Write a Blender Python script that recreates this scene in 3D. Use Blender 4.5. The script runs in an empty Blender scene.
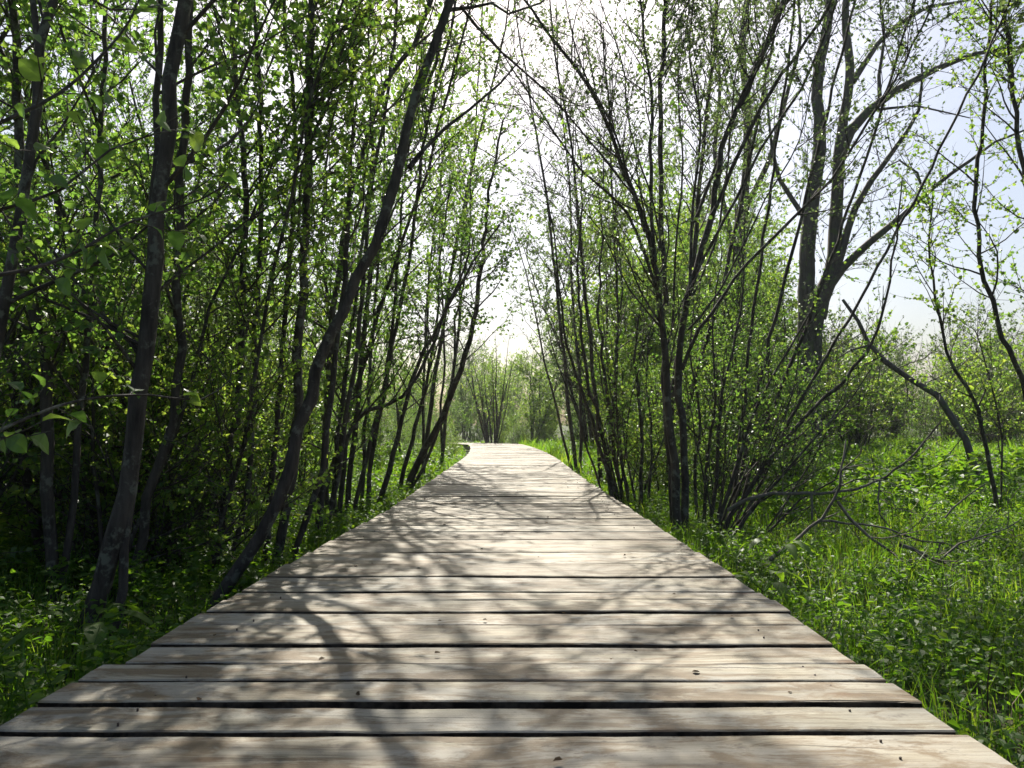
import bpy, math
import numpy as np
from mathutils import Vector

S = bpy.context.scene
COL = S.collection
rng = np.random.default_rng(11)

# ------------------------------------------------------------------ camera
F = 773.0
CAMZ = 0.65
PITCH = math.atan(41 / F)
cd = bpy.data.cameras.new('camera')
cam = bpy.data.objects.new('camera', cd)
COL.objects.link(cam)
cam.location = (0, 0, CAMZ)
cam.rotation_euler = (math.pi / 2 + PITCH, 0, 0)
cd.sensor_width = 36
cd.lens = 36 * F / 1024
cd.clip_start = 0.02
cd.clip_end = 3000
cd.dof.use_dof = True
cd.dof.focus_distance = 5.5
cd.dof.aperture_fstop = 15
S.camera = cam
S.render.resolution_x, S.render.resolution_y = 1024, 768

# ------------------------------------------------------------------ sky, sun, exposure
SUN_EL, SUN_AZ = math.radians(47), math.radians(-4)      # azimuth from +Y towards +X
w = bpy.data.worlds.new('World')
S.world = w
w.use_nodes = True
nt = w.node_tree
bg = nt.nodes['Background']
sky = nt.nodes.new('ShaderNodeTexSky')
sky.sky_type = 'NISHITA'
sky.sun_disc = False
sky.sun_elevation = SUN_EL
sky.sun_rotation = SUN_AZ
sky.air_density = 1.0
sky.dust_density = 3.3
sky.ozone_density = 1.5
nt.links.new(sky.outputs[0], bg.inputs[0])
bg.inputs[1].default_value = 0.068
sv = Vector((math.sin(SUN_AZ) * math.cos(SUN_EL), math.cos(SUN_AZ) * math.cos(SUN_EL), math.sin(SUN_EL)))
ld = bpy.data.lights.new('sun', 'SUN')
ld.energy = 5.0
ld.angle = math.radians(0.53)
ld.color = (1.0, 0.95, 0.84)
lo = bpy.data.objects.new('sun', ld)
COL.objects.link(lo)
lo.rotation_euler = sv.to_track_quat('Z', 'Y').to_euler()
lo.location = (0, 0, 30)
S.view_settings.view_transform = 'Standard'
S.view_settings.look = 'None'
S.view_settings.gamma = 1
S.view_settings.exposure = 1.0
S.view_settings.use_curve_mapping = False
S.render.engine = 'CYCLES'
cy = S.cycles
cy.max_bounces = 6
cy.diffuse_bounces = 3
cy.glossy_bounces = 2
cy.transmission_bounces = 4
cy.sample_clamp_indirect = 6
cy.use_denoising = True
cy.volume_bounces = 0
cy.volume_max_steps = 64


HAZE = 0.0006


# ------------------------------------------------------------------ materials
class NT:
    def __init__(s, name):
        s.m = bpy.data.materials.new(name)
        s.m.use_nodes = True
        s.t = s.m.node_tree
        s.t.nodes.clear()
        s.out = s.n('ShaderNodeOutputMaterial')

    def n(s, typ, **k):
        x = s.t.nodes.new(typ)
        for a, b in k.items():
            setattr(x, a, b)
        return x

    def l(s, a, b):
        s.t.links.new(a, b)

    def val(s, sock, v):
        if isinstance(v, (int, float, tuple, list)):
            sock.default_value = v
        else:
            s.l(v, sock)

    def math(s, op, a, b=0.0, c=0.0):
        x = s.n('ShaderNodeMath', operation=op)
        for i, v in enumerate((a, b, c)):
            s.val(x.inputs[i], v)
        return x.outputs[0]

    def noise(s, vec, scale, detail=4, rough=0.55, dist=0.0):
        x = s.n('ShaderNodeTexNoise')
        if vec is not None:
            s.l(vec, x.inputs['Vector'])
        x.inputs['Scale'].default_value = scale
        x.inputs['Detail'].default_value = detail
        x.inputs['Roughness'].default_value = rough
        x.inputs['Distortion'].default_value = dist
        return x.outputs[0]

    def ramp(s, fac, stops):
        x = s.n('ShaderNodeValToRGB')
        el = x.color_ramp.elements
        while len(el) < len(stops):
            el.new(0.5)
        for e, (p, c) in zip(el, stops):
            e.position = p
            e.color = (*c, 1) if len(c) == 3 else c
        s.l(fac, x.inputs[0])
        return x.outputs[0]

    def mix(s, fac, a, b, typ='MIX'):
        x = s.n('ShaderNodeMix', data_type='RGBA', blend_type=typ)
        s.val(x.inputs[0], fac)
        for i, v in ((6, a), (7, b)):
            if isinstance(v, (tuple, list)):
                x.inputs[i].default_value = (*v, 1)
            else:
                s.l(v, x.inputs[i])
        return x.outputs[2]

    def mapping(s, vec, scale, off=None):
        x = s.n('ShaderNodeMapping')
        s.l(vec, x.inputs[0])
        x.inputs['Scale'].default_value = scale
        if off is not None:
            s.l(off, x.inputs['Location'])
        return x.outputs[0]

    def pbsdf(s, color, rough=0.7, spec=0.3, bump=None, bstr=0.3, bdist=0.01):
        p = s.n('ShaderNodeBsdfPrincipled')
        s.val(p.inputs['Base Color'], (*color, 1) if isinstance(color, tuple) else color)
        s.val(p.inputs['Roughness'], rough)
        p.inputs['Specular IOR Level'].default_value = spec
        if bump is not None:
            b = s.n('ShaderNodeBump')
            b.inputs['Strength'].default_value = bstr
            b.inputs['Distance'].default_value = bdist
            s.l(bump, b.inputs['Height'])
            s.l(b.outputs[0], p.inputs['Normal'])
        return p.outputs[0]

    def done(s, sh):
        s.l(sh, s.out.inputs[0])
        return s.m


def leaf_mat(name, c1, c2, c3, trans, tmix=0.45, rough=0.42, spec=0.45):
    m = NT(name)
    g = m.n('ShaderNodeNewGeometry')
    col = m.ramp(g.outputs['Random Per Island'], [(0, c1), (0.55, c2), (1, c3)])
    pb = m.pbsdf(col, rough, spec)
    tr = m.n('ShaderNodeBsdfTranslucent')
    tc = m.mix(1.0, col, trans, 'MULTIPLY')
    m.l(tc, tr.inputs[0])
    mx = m.n('ShaderNodeMixShader')
    mx.inputs[0].default_value = tmix
    m.l(pb, mx.inputs[1])
    m.l(tr.outputs[0], mx.inputs[2])
    return m.done(mx.outputs[0])


# thin leaves: reflected colour c, transmitted colour c * trans (transmission of a fresh leaf is yellower and stronger)
TR = (5.4, 5.1, 2.2)
M_LEAF = leaf_mat('alder_leaf', (0.032, 0.070, 0.022), (0.050, 0.096, 0.028), (0.078, 0.118, 0.034), TR)
M_LEAF_Y = leaf_mat('young_leaf', (0.055, 0.105, 0.020), (0.080, 0.130, 0.025), (0.120, 0.150, 0.035), (4.2, 4.2, 2.2))
M_LEAF_P = leaf_mat('pale_leaf', (0.07, 0.105, 0.040), (0.095, 0.13, 0.055), (0.13, 0.15, 0.07), (2.6, 2.9, 1.8), 0.35)
M_HERB = leaf_mat('herb_leaf', (0.035, 0.080, 0.012), (0.055, 0.110, 0.014), (0.080, 0.125, 0.018), (4.4, 4.3, 1.4), 0.42, 0.5, 0.3)
M_GRASS = leaf_mat('grass_blade', (0.045, 0.105, 0.012), (0.065, 0.135, 0.015), (0.12, 0.16, 0.03), (4.6, 4.3, 1.6), 0.45, 0.45, 0.35)


def bark_mat(name, dark, light, scale=1.0, moss=None):
    m = NT(name)
    tc = m.n('ShaderNodeTexCoord').outputs['Object']
    v = m.mapping(tc, (30 * scale, 30 * scale, 5 * scale))
    a = m.noise(v, 1.0, 6, 0.65)
    b = m.noise(tc, 3.0 * scale, 3)
    f = m.math('ADD', m.math('MULTIPLY', a, 0.7), m.math('MULTIPLY', b, 0.3))
    col = m.ramp(f, [(0.36, dark), (0.62, light)])
    lich = m.noise(tc, 11 * scale, 4, 0.7)
    col = m.mix(m.ramp(lich, [(0.54, (0, 0, 0)), (0.62, (0.75, 0.75, 0.75))]), col, moss or (0.15, 0.155, 0.12))
    return m.done(m.pbsdf(col, 0.8, 0.25, a, 0.7, 0.012))


M_BARK = bark_mat('alder_bark', (0.024, 0.019, 0.016), (0.085, 0.070, 0.058))
M_BARK_G = bark_mat('grey_bark', (0.055, 0.048, 0.042), (0.13, 0.115, 0.10), 0.6, (0.10, 0.13, 0.05))
M_TWIG = bark_mat('twig_bark', (0.045, 0.034, 0.027), (0.10, 0.078, 0.062))
M_DEAD = bark_mat('dead_wood', (0.06, 0.05, 0.04), (0.20, 0.175, 0.15))


def wood_mat():
    m = NT('weathered_plank_wood')
    tc = m.n('ShaderNodeTexCoord').outputs['Object']
    g = m.n('ShaderNodeNewGeometry')
    r = g.outputs['Random Per Island']
    cb = m.n('ShaderNodeCombineXYZ')
    m.l(m.math('MULTIPLY', r, 37.0), cb.inputs[0])
    m.l(m.math('MULTIPLY', r, 91.0), cb.inputs[1])
    m.l(m.math('MULTIPLY', r, 53.0), cb.inputs[2])
    off = cb.outputs[0]
    base = m.mapping(tc, (1, 1, 1), off)
    warp = m.noise(m.mapping(base, (1.6, 5, 1)), 1.0, 2)
    sh = m.n('ShaderNodeVectorMath', operation='MULTIPLY_ADD')
    cw = m.n('ShaderNodeCombineXYZ')
    m.l(m.math('SUBTRACT', warp, 0.5), cw.inputs[1])
    m.l(cw.outputs[0], sh.inputs[0])
    sh.inputs[1].default_value = (0, 0.10, 0)
    m.l(base, sh.inputs[2])
    bw = sh.outputs[0]
    grain = m.noise(m.mapping(bw, (5, 150, 150)), 1.0, 5, 0.65)
    rings = m.noise(m.mapping(bw, (1.1, 34, 34)), 1.0, 3, 0.5, 0.4)
    patch = m.noise(m.mapping(base, (3.0, 8.5, 3)), 1.0, 4, 0.6)
    fine = m.noise(base, 170, 3, 0.7)
    col = m.ramp(m.math('ADD', m.math('MULTIPLY', grain, 0.5), m.math('MULTIPLY', rings, 0.5)),
                 [(0.37, (0.11, 0.075, 0.04)), (0.47, (0.225, 0.193, 0.135)), (0.61, (0.345, 0.318, 0.245))])
    # grey weathering and brown tannin stains, per board and in patches
    grey = m.ramp(patch, [(0.40, (0, 0, 0)), (0.62, (1, 1, 1))])
    col = m.mix(m.math('MULTIPLY', grey, 0.8), col, (0.29, 0.275, 0.24))
    st = m.noise(m.mapping(base, (4.0, 13, 5)), 1.0, 6, 0.75, 0.6)
    col = m.mix(m.ramp(st, [(0.48, (0, 0, 0)), (0.57, (0.9, 0.9, 0.9))]), col, (0.150, 0.108, 0.062))
    blk = m.noise(m.mapping(base, (14, 26, 9)), 1.0, 6, 0.8)
    col = m.mix(m.ramp(blk, [(0.56, (0, 0, 0)), (0.66, (0.75, 0.75, 0.75))]), col, (0.09, 0.07, 0.055))
    # knots
    vo = m.n('ShaderNodeTexVoronoi')
    vo.feature = 'F1'
    m.l(m.mapping(bw, (2.4, 6.0, 1)), vo.inputs['Vector'])
    vo.inputs['Scale'].default_value = 1.0
    kn = m.ramp(vo.outputs['Distance'], [(0.045, (0.85, 0.85, 0.85)), (0.10, (0.25, 0.25, 0.25)), (0.17, (0, 0, 0))])
    col = m.mix(kn, col, (0.13, 0.075, 0.035))
    # cracks along the grain
    cr = m.noise(m.mapping(bw, (1.4, 75, 75)), 1.0, 2, 0.4)
    crk = m.ramp(cr, [(0.27, (1, 1, 1)), (0.30, (0, 0, 0))])
    col = m.mix(m.math('MULTIPLY', crk, 0.75), col, (0.07, 0.055, 0.04))
    var = m.ramp(r, [(0, (0.70, 0.66, 0.60)), (0.3, (0.98, 0.94, 0.88)), (0.65, (1.12, 1.10, 1.08)), (1, (0.86, 0.87, 0.87))])
    col = m.mix(1.0, col, var, 'MULTIPLY')
    h = m.math('ADD', m.math('MULTIPLY', grain, 0.7), m.math('MULTIPLY', fine, 0.3))
    h = m.math('SUBTRACT', h, m.math('MULTIPLY', crk, 1.2))
    return m.done(m.pbsdf(col, 0.62, 0.35, h, 0.6, 0.005))


M_WOOD = wood_mat()
me_ = NT('shade_dark_plank_edge')  # plank sides and ends coloured dark, standing in for shade in the gaps
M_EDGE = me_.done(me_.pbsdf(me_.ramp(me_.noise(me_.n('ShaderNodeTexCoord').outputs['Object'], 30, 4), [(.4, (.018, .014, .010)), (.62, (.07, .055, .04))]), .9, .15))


def ground_mat():
    m = NT('forest_soil')
    tc = m.n('ShaderNodeTexCoord').outputs['Object']
    a = m.noise(tc, 1.3, 6, 0.65)
    b = m.noise(tc, 38, 5, 0.7)
    col = m.ramp(b, [(0.35, (0.025, 0.020, 0.012)), (0.5, (0.055, 0.046, 0.026)), (0.68, (0.12, 0.10, 0.06))])
    col = m.mix(m.ramp(a, [(0.35, (0, 0, 0)), (0.6, (1, 1, 1))]), col, (0.045, 0.075, 0.018))
    return m.done(m.pbsdf(col, 0.9, 0.2, b, 0.8, 0.03))


M_GROUND = ground_mat()
mm = NT('rusty_steel')
M_NAIL = mm.done(mm.pbsdf((0.06, 0.04, 0.03), 0.6, 0.5))


# ------------------------------------------------------------------ mesh helpers
def mk(name, V, Fq, mats, mi=None, smooth=False, parent=None):
    """V (n,3); Fq list of face arrays (k,3|4); mi list of material index per array"""
    me = bpy.data.meshes.new(name)
    V = np.asarray(V, np.float32)
    me.vertices.add(len(V))
    me.vertices.foreach_set('co', V.ravel())
    Fq = [np.asarray(f, np.int32) for f in Fq if len(f)]
    loops = np.concatenate([f.ravel() for f in Fq])
    tot = np.concatenate([np.full(len(f), f.shape[1], np.int32) for f in Fq])
    st = np.concatenate([[0], np.cumsum(tot)[:-1]]).astype(np.int32)
    me.loops.add(len(loops))
    me.loops.foreach_set('vertex_index', loops)
    me.polygons.add(len(tot))
    me.polygons.foreach_set('loop_start', st)
    me.polygons.foreach_set('loop_total', tot)
    for m_ in mats:
        me.materials.append(m_)
    if mi is not None:
        me.polygons.foreach_set('material_index', np.concatenate([np.full(len(f), i, np.int32) for f, i in zip(Fq, mi)]))
    me.polygons.foreach_set('use_smooth', np.full(len(tot), smooth, bool))
    me.update(calc_edges=True)
    o = bpy.data.objects.new(name, me)
    COL.objects.link(o)
    if parent is not None:
        o.parent = parent
    return o


def tag(o, label=None, cat=None, group=None, kind=None):
    for k, v in (('label', label), ('category', cat), ('group', group), ('kind', kind)):
        if v:
            o[k] = v
    return o


def empty(name, loc=(0, 0, 0), rz=0.0):
    o = bpy.data.objects.new(name, None)
    COL.objects.link(o)
    o.location = loc
    o.rotation_euler = (0, 0, rz)
    o.empty_display_size = 0.2
    return o


def copy_tree(o, parent=None):
    c = o.copy()
    COL.objects.link(c)
    c.parent = parent
    for ch in list(o.children):
        copy_tree(ch, c)
    return c


class Tubes:
    def __init__(s):
        s.V, s.Q, s.n = [], [], 0

    def add(s, P, R, k=6, knob=0.0):
        P = np.asarray(P, float)
        n = len(P)
        T = np.gradient(P, axis=0)
        T /= np.linalg.norm(T, axis=1)[:, None] + 1e-9
        ref = np.array([0.31, 0.95, 0.05]) if abs(T[:, 2]).mean() > 0.6 else np.array([0.02, 0.1, 0.99])
        A = np.cross(T, ref)
        A /= np.linalg.norm(A, axis=1)[:, None] + 1e-9
        B = np.cross(T, A)
        th = np.arange(k) * 2 * math.pi / k
        rr = np.asarray(R, float)[:, None] * np.ones(k)
        if knob:
            rr = rr * (1 + knob * rng.standard_normal((n, k)))
        ring = P[:, None] + rr[..., None] * (np.cos(th)[None, :, None] * A[:, None] + np.sin(th)[None, :, None] * B[:, None])
        s.V.append(ring.reshape(-1, 3))
        i = np.arange(n - 1)[:, None] * k + np.arange(k)[None]
        j = np.arange(n - 1)[:, None] * k + (np.arange(k)[None] + 1) % k
        q = np.stack([i, j, j + k, i + k], -1).reshape(-1, 4) + s.n
        s.Q.append(q)
        s.n += n * k

    def arrays(s):
        return np.concatenate(s.V), np.concatenate(s.Q)


def unit(a):
    return a / (np.linalg.norm(a, axis=-1, keepdims=True) + 1e-9)


def leaf_arrays(P, D, N, L, W, fold=0.25, rich=True):
    if rich == 2:
        return fine_leaf(P, D, N, L, W, fold)
    """P base, D axis, N normal (n,3); L length (n,), W half-width ratio"""
    D = unit(D)
    Sd = unit(np.cross(D, N))
    U = np.cross(Sd, D)
    L = L[:, None]
    if rich:
        def pt(a, b, c):
            return P + D * L * a + Sd * L * W * b + U * L * c
        V = np.stack([pt(0, 0, 0), pt(0.30, -1.0, fold * W), pt(0.72, -0.75, fold * W * .5), pt(1.0, 0, -0.12),
                      pt(0.72, 0.75, fold * W * .5), pt(0.30, 1.0, fold * W)], 1)
        b = np.arange(len(P))[:, None] * 6
        Q = np.concatenate([b + np.array([[0, 3, 2, 1]]), b + np.array([[0, 5, 4, 3]])])
        return V.reshape(-1, 3), Q
    V = np.stack([P, P + D * L * .45 - Sd * L * W + U * L * fold * W, P + D * L, P + D * L * .45 + Sd * L * W + U * L * fold * W], 1)
    b = np.arange(len(P))[:, None] * 4
    T = np.concatenate([b + np.array([[0, 2, 1]]), b + np.array([[0, 3, 2]])])
    return V.reshape(-1, 3), T


def fine_leaf(P, D, N, L, W, fold):
    D = unit(D)
    Sd = unit(np.cross(D, N))
    U = np.cross(Sd, D)
    L = L[:, None]
    t = np.array([0, .08, .22, .4, .58, .75, .9, 1.0])
    ww = np.array([0, .45, .85, 1.0, .92, .66, .27, 0]) * W
    rows = []
    for a, b in zip(t, ww):
        z = .10 * math.sin(a * 3.0) - .22 * a * a
        for s_ in (-1, 0, 1):
            rows.append(P + D * L * a + Sd * L * b * s_ + U * L * (z + abs(s_) * fold * b + .03 * math.sin(a * 21) * abs(s_)))
    V = np.stack(rows, 1)
    b = np.arange(len(P))[:, None] * 24
    f = []
    for i in range(7):
        for j in (0, 1):
            k = i * 3 + j
            f.append(b + np.array([[k, k + 1, k + 4, k + 3]]))
    return V.reshape(-1, 3), np.concatenate(f)


def resample(pts, step=0.18):
    P = np.asarray(pts, float)
    out = []
    n = len(P)
    for i in range(n - 1):
        p0, p1, p2, p3 = P[max(i - 1, 0)], P[i], P[i + 1], P[min(i + 2, n - 1)]
        m = max(1, int(np.linalg.norm((p2 - p1)[:3]) / step))
        t = (np.arange(m) / m)[:, None]
        out.append(0.5 * ((2 * p1) + (-p0 + p2) * t + (2 * p0 - 5 * p1 + 4 * p2 - p3) * t ** 2 + (-p0 + 3 * p1 - 3 * p2 + p3) * t ** 3))
    out.append(P[-1:])
    return np.concatenate(out)


def branch(o, d, L, n, up=0.05, wob=0.12):
    d = d / np.linalg.norm(d)
    P = [np.array(o, float)]
    for _ in range(n):
        d = d + wob * rng.standard_normal(3) + np.array([0, 0, up])
        d /= np.linalg.norm(d)
        P.append(P[-1] + d * L / n)
    return np.array(P)


def perp(d):
    r = rng.standard_normal(3)
    r -= d * r.dot(d)
    return r / np.linalg.norm(r)


def build_tree(name, stems, lab=None, cat='tree', group=None, origin=None, bd=5.0, l1=1.2, l2=0.30, ds=15.0, lsp=0.027,
               leaf=0.04, lw=0.42, t0=0.15, t1=1.0, ang=(35, 65), up=0.10, wood=None, lmat=None, rich=True, sides=8, wob=0.12,
               leaf_t=0.0, side=None, keep=None, bare=0.0, droop=0.25, part='trunk', thin=1.0):
    """stems: list of (points, r_base, r_tip). One thing: part 'trunk' per stem, one crown of twigs and leaves."""
    wood = wood or M_BARK
    lmat = lmat or M_LEAF
    if origin is None:
        origin = np.array(stems[0][0][0], float)
    root = empty(name, tuple(origin))
    tag(root, lab, cat, group)
    tw = Tubes()
    LP, LD = [], []
    for pts, ra, rb in stems:
        ra *= thin
        rb *= thin
        P = resample(np.asarray(pts, float) - origin, 0.16 if rich else 0.35)
        n = len(P)
        P[1:-1] += rng.standard_normal((n - 2, 3)) * min(0.35 * ra, 0.010) if n > 2 else 0
        s = np.linspace(0, 1, n)
        R = ra + (rb - ra) * s ** 0.85
        R[0] *= 1.15
        T = Tubes()
        T.add(P, R, sides, 0.05)
        S_len = np.linalg.norm(np.diff(P, axis=0), axis=1).sum()
        nb = int(S_len * bd * (t1 - t0))
        for t in np.sort(rng.uniform(t0, t1, nb)):
            x = t * (n - 1)
            i = min(int(x), n - 2)
            o = P[i] + (P[i + 1] - P[i]) * (x - i)
            td = P[i + 1] - P[i]
            td /= np.linalg.norm(td)
            a = math.radians(rng.uniform(*ang))
            pd = perp(td)
            if side is not None:
                pd = pd + np.array(side) * rng.uniform(0, 1)
                pd -= td * pd.dot(td)
                pd /= np.linalg.norm(pd)
            d = td * math.cos(a) + pd * math.sin(a)
            L = l1 * (1.1 - .65 * t) * rng.uniform(.45, 1.35)
            r = min(.5 * R[i], .003 + L * .0075)
            nn = max(3, int(L / (.14 if rich else .25)))
            B = branch(o, d, L, nn, up, wob)
            T.add(B, np.linspace(r, .0022, len(B)), 5 if rich else 3)
            n2 = max(1, int(L * ds))
            for u in rng.uniform(.12, 1, n2):
                y = u * (len(B) - 1)
                k = min(int(y), len(B) - 2)
                o2 = B[k] + (B[k + 1] - B[k]) * (y - k)
                bdn = unit(B[k + 1] - B[k])
                a2 = math.radians(rng.uniform(25, 65))
                d2 = bdn * math.cos(a2) + perp(bdn) * math.sin(a2)
                L2 = l2 * rng.uniform(.4, 1.4)
                C = branch(o2, d2, L2, 3 if rich else 2, up, .18)
                tw.add(C, np.linspace(.0024, .0011, len(C)) * (1 if rich else 1.5), 3)
                if rng.random() < bare:
                    continue
                nl = max(1, int(L2 / lsp))
                tt = rng.uniform(.15, 1, nl) * (len(C) - 1)
                kk = np.minimum(tt.astype(int), len(C) - 2)
                LP.append(C[kk] + (C[kk + 1] - C[kk]) * (tt - kk)[:, None])
                LD.append(np.repeat(unit(C[-1] - C[0])[None], nl, 0))
        V, Q = T.arrays()
        mk(part, V, [Q], [wood], smooth=True, parent=root)
    LP = np.concatenate(LP)
    LD = np.concatenate(LD)
    if keep is not None:
        ok = keep(LP + origin)
        LP, LD = LP[ok], LD[ok]
    m = len(LP)
    D = LD * .5 + rng.standard_normal((m, 3)) * .6 + np.array([0, 0, -droop])
    N = np.array([0, 0, 1.0]) + rng.standard_normal((m, 3)) * .65
    L = leaf * rng.uniform(.55, 1.25, m)
    LV, LF = leaf_arrays(LP, D, N, L, lw, .35, rich)
    V, Q = tw.arrays()
    if rich:
        mk('crown', np.concatenate([V, LV]), [Q, LF + len(V)], [M_TWIG, lmat], [0, 1], parent=root)
    else:
        mk('crown', np.concatenate([V, LV]), [Q, LF + len(V)], [M_TWIG, lmat], [0, 1], parent=root)
    return root


def at(px, py, Y):
    u, v = (px - 512) / F, (384 - py) / F
    d = np.array([u, math.cos(PITCH) - v * math.sin(PITCH), math.sin(PITCH) + v * math.cos(PITCH)])
    return np.array([0, 0, CAMZ]) + d * (Y / d[1])


def tr(pts, Y0, Y1=None):
    """a stem read off as (px, py[, Y]) at its own depth"""
    Y1 = Y0 if Y1 is None else Y1
    n = len(pts)
    out = []
    for i, p in enumerate(pts):
        Y = p[2] if len(p) > 2 else Y0 + (Y1 - Y0) * i / max(1, n - 1)
        q = at(p[0], p[1], Y)
        out.append(q)
    if out[0][2] < 0.3 and len(pts[0]) < 3:
        out[0][2] = min(out[0][2], GZ - .05)
    return out


GZ = -0.30


# ------------------------------------------------------------------ boardwalk
def ground_z(x, y):
    z = GZ + .05 * np.sin(x * .9 + 1.3) * np.cos(y * .7) + .03 * np.sin(x * 2.3 + y * 1.9) + .02 * np.sin(y * 3.1 - x)
    z = z + .10 * np.clip((np.abs(x) - 3) / 6, 0, 1)
    return z


gx = np.concatenate([-np.geomspace(900, 12, 22), np.linspace(-11.5, 11.5, 93), np.geomspace(12, 900, 22)])
gy = np.concatenate([[-300, -100, -40, -15], np.linspace(-6, 30, 145), np.geomspace(31, 1500, 26)])
X, Y = np.meshgrid(gx, gy)
Z = ground_z(X, Y)
V = np.stack([X, Y, Z], -1).reshape(-1, 3)
nx, ny = len(gx), len(gy)
i = (np.arange(ny - 1)[:, None] * nx + np.arange(nx - 1)[None]).ravel()
g = mk('ground', V, [np.stack([i, i + 1, i + nx + 1, i + nx], 1)], [M_GROUND], smooth=True)
tag(g, 'dark soil and leaf litter under the trees and meadow', None, None, 'structure')

walk = empty('boardwalk', (0, 0, 0))
tag(walk, 'boardwalk of weathered crosswise planks running away and bending left', 'boardwalk', None, 'structure')

# centre line
cx, cyy, hd = [-0.035], [-1.0], [math.pi / 2]
step = .02
y = -1.0
pos = np.array([-0.035, -1.0])
h = math.pi / 2
line = [(pos[0], pos[1], h)]
for k in range(2000):
    if pos[1] > 14:
        h += step * (0.0072 if pos[1] < 24.5 and h < 1.75 else 0.0)
    if len(line) * step > 26.6:
        h += step * (0.42 if h < 2.9 else 0)
    pos = pos + step * np.array([math.cos(h), math.sin(h)])
    line.append((pos[0], pos[1], h))
line = np.array(line)


def plank(sA, sB, wl, wr, z0, tilt, nseg=26):
    """one plank across the walk between running lengths sA..sB"""
    q_ = (sA + sB) / 2 / step
    i0 = min(int(q_), len(line) - 2)
    c = line[i0] + (line[i0 + 1] - line[i0]) * (q_ - i0)
    wd = sB - sA
    u = np.linspace(-wl, wr, nseg)
    e1 = .003 * np.cumsum(rng.standard_normal(nseg)) / 2
    e2 = .003 * np.cumsum(rng.standard_normal(nseg)) / 2
    e1 -= np.linspace(e1[0], e1[-1], nseg)
    e2 -= np.linspace(e2[0], e2[-1], nseg)
    bow = .0015 * np.cumsum(rng.standard_normal(nseg)) * .5
    bow -= np.linspace(bow[0], bow[-1], nseg)
    skew = rng.normal(0, .002)
    a, b = -wd / 2 + e1 + skew * u, wd / 2 + e2 + skew * u
    th = .042
    bev = .003
    cup = rng.uniform(-.002, .003)
    prof = [(a, -th), (a, -bev), (a + bev * 1.2, 0), (a * .0, cup), (b - bev * 1.2, 0), (b, -bev), (b, -th)]
    R = []
    for (yy, zz) in prof:
        yy = yy + np.zeros(nseg)
        R.append(np.stack([u, yy, z0 + zz + bow + tilt * yy], 1))
    k = len(prof)
    V = np.stack(R, 1).reshape(-1, 3)              # nseg,k
    i = (np.arange(nseg - 1)[:, None] * k + np.arange(k)[None]).ravel()
    j = (np.arange(nseg - 1)[:, None] * k + (np.arange(k)[None] + 1) % k).ravel()
    Q = [np.stack([i, i + k, j + k, j], 1)]
    caps = []
    for r in (0, nseg - 1):
        o_ = r * k
        q = [[o_, o_ + 1, o_ + 2, o_ + 3], [o_, o_ + 3, o_ + 4, o_ + 6], [o_ + 4, o_ + 5, o_ + 6, o_ + 4]]
        if r == 0:
            caps += [[o_ + 3, o_ + 2, o_ + 1, o_], [o_ + 6, o_ + 4, o_ + 3, o_]]
        else:
            caps += [[o_, o_ + 1, o_ + 2, o_ + 3], [o_, o_ + 3, o_ + 4, o_ + 6]]
    tri = []
    for r in (0, nseg - 1):
        o_ = r * k
        tri.append([o_ + 4, o_ + 6, o_ + 5] if r == 0 else [o_ + 4, o_ + 5, o_ + 6])
    hx, hy = math.cos(c[2]), math.sin(c[2])
    # local x -> right of heading
    W = np.empty_like(V)
    W[:, 0] = c[0] + V[:, 0] * hy + V[:, 1] * hx
    W[:, 1] = c[1] - V[:, 0] * hx + V[:, 1] * hy
    W[:, 2] = V[:, 2]
    side = np.isin(np.arange(len(Q[0])) % k, (0, 5, 6))
    return W, Q[0][~side], np.concatenate([Q[0][side], np.array(caps)]), np.array(tri), c


# gap positions read from the nearest planks (distance from camera), then random widths
ys = [1.3, 1.484, 1.676, 1.834, 2.001, 2.149, 2.331, 2.56, 2.735, 2.92, 3.058, 3.355, 3.665, 4.008, 4.422, 4.749]
edges = []
yy = ys[0]
while yy > -0.9:
    yy -= rng.uniform(.14, .2)
    edges.insert(0, yy)
edges += ys
while edges[-1] < 29.5:
    edges.append(edges[-1] + rng.uniform(.12, .205))
VV, QQ, QE, TT, n0 = [], [], [], [], 0
nails = Tubes()
for a, b in zip(edges[:-1], edges[1:]):
    gap = rng.choice([.015, .019, .023, .028, .034], p=[.15, .27, .3, .18, .10])
    if a < 3.3:
        gap = max(gap, .021)
    yc = (a + b) / 2
    wl = (1.075 if yc < 2.1 else 1.045 if yc < 3 else 1.04 - .125 * min(1, (yc - 3) / 3)) + rng.normal(0, .006)
    wr = (1.0 if yc < 3 else 1.0 - .09 * min(1, (yc - 3) / 6)) + rng.normal(0, .007)
    if rng.random() < .12:
        wr += rng.uniform(-.02, .015)
    W, q, qe, t, c = plank(a + 1.0 + gap / 2, b + 1.0 - gap / 2, wl, wr, rng.normal(0, .0016), rng.normal(0, .008))
    VV.append(W)
    QQ.append(q + n0)
    QE.append(qe + n0)
    TT.append(t + n0)
    n0 += len(W)
    if yc < 14:
        for sx in (-.82, .80):
            for sy in (-.04, .04):
                if rng.random() < .75:
                    continue
                lx, ly = sx + rng.normal(0, .012), sy + rng.normal(0, .006)
                hx, hy = math.cos(c[2]), math.sin(c[2])
                p = np.array([c[0] + lx * hy + ly * hx, c[1] - lx * hx + ly * hy, .0])
                nails.add(np.array([p + [0, 0, -.004], p + [0, 0, .0045], p + [0, 0, .0052]]), [.0026, .0026, .0006], 6)
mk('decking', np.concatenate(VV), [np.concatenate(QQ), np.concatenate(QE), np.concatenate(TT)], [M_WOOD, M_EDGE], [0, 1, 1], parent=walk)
nv, nq = nails.arrays()
mk('nail_heads', nv, [nq], [M_NAIL], smooth=False, parent=walk)
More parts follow.
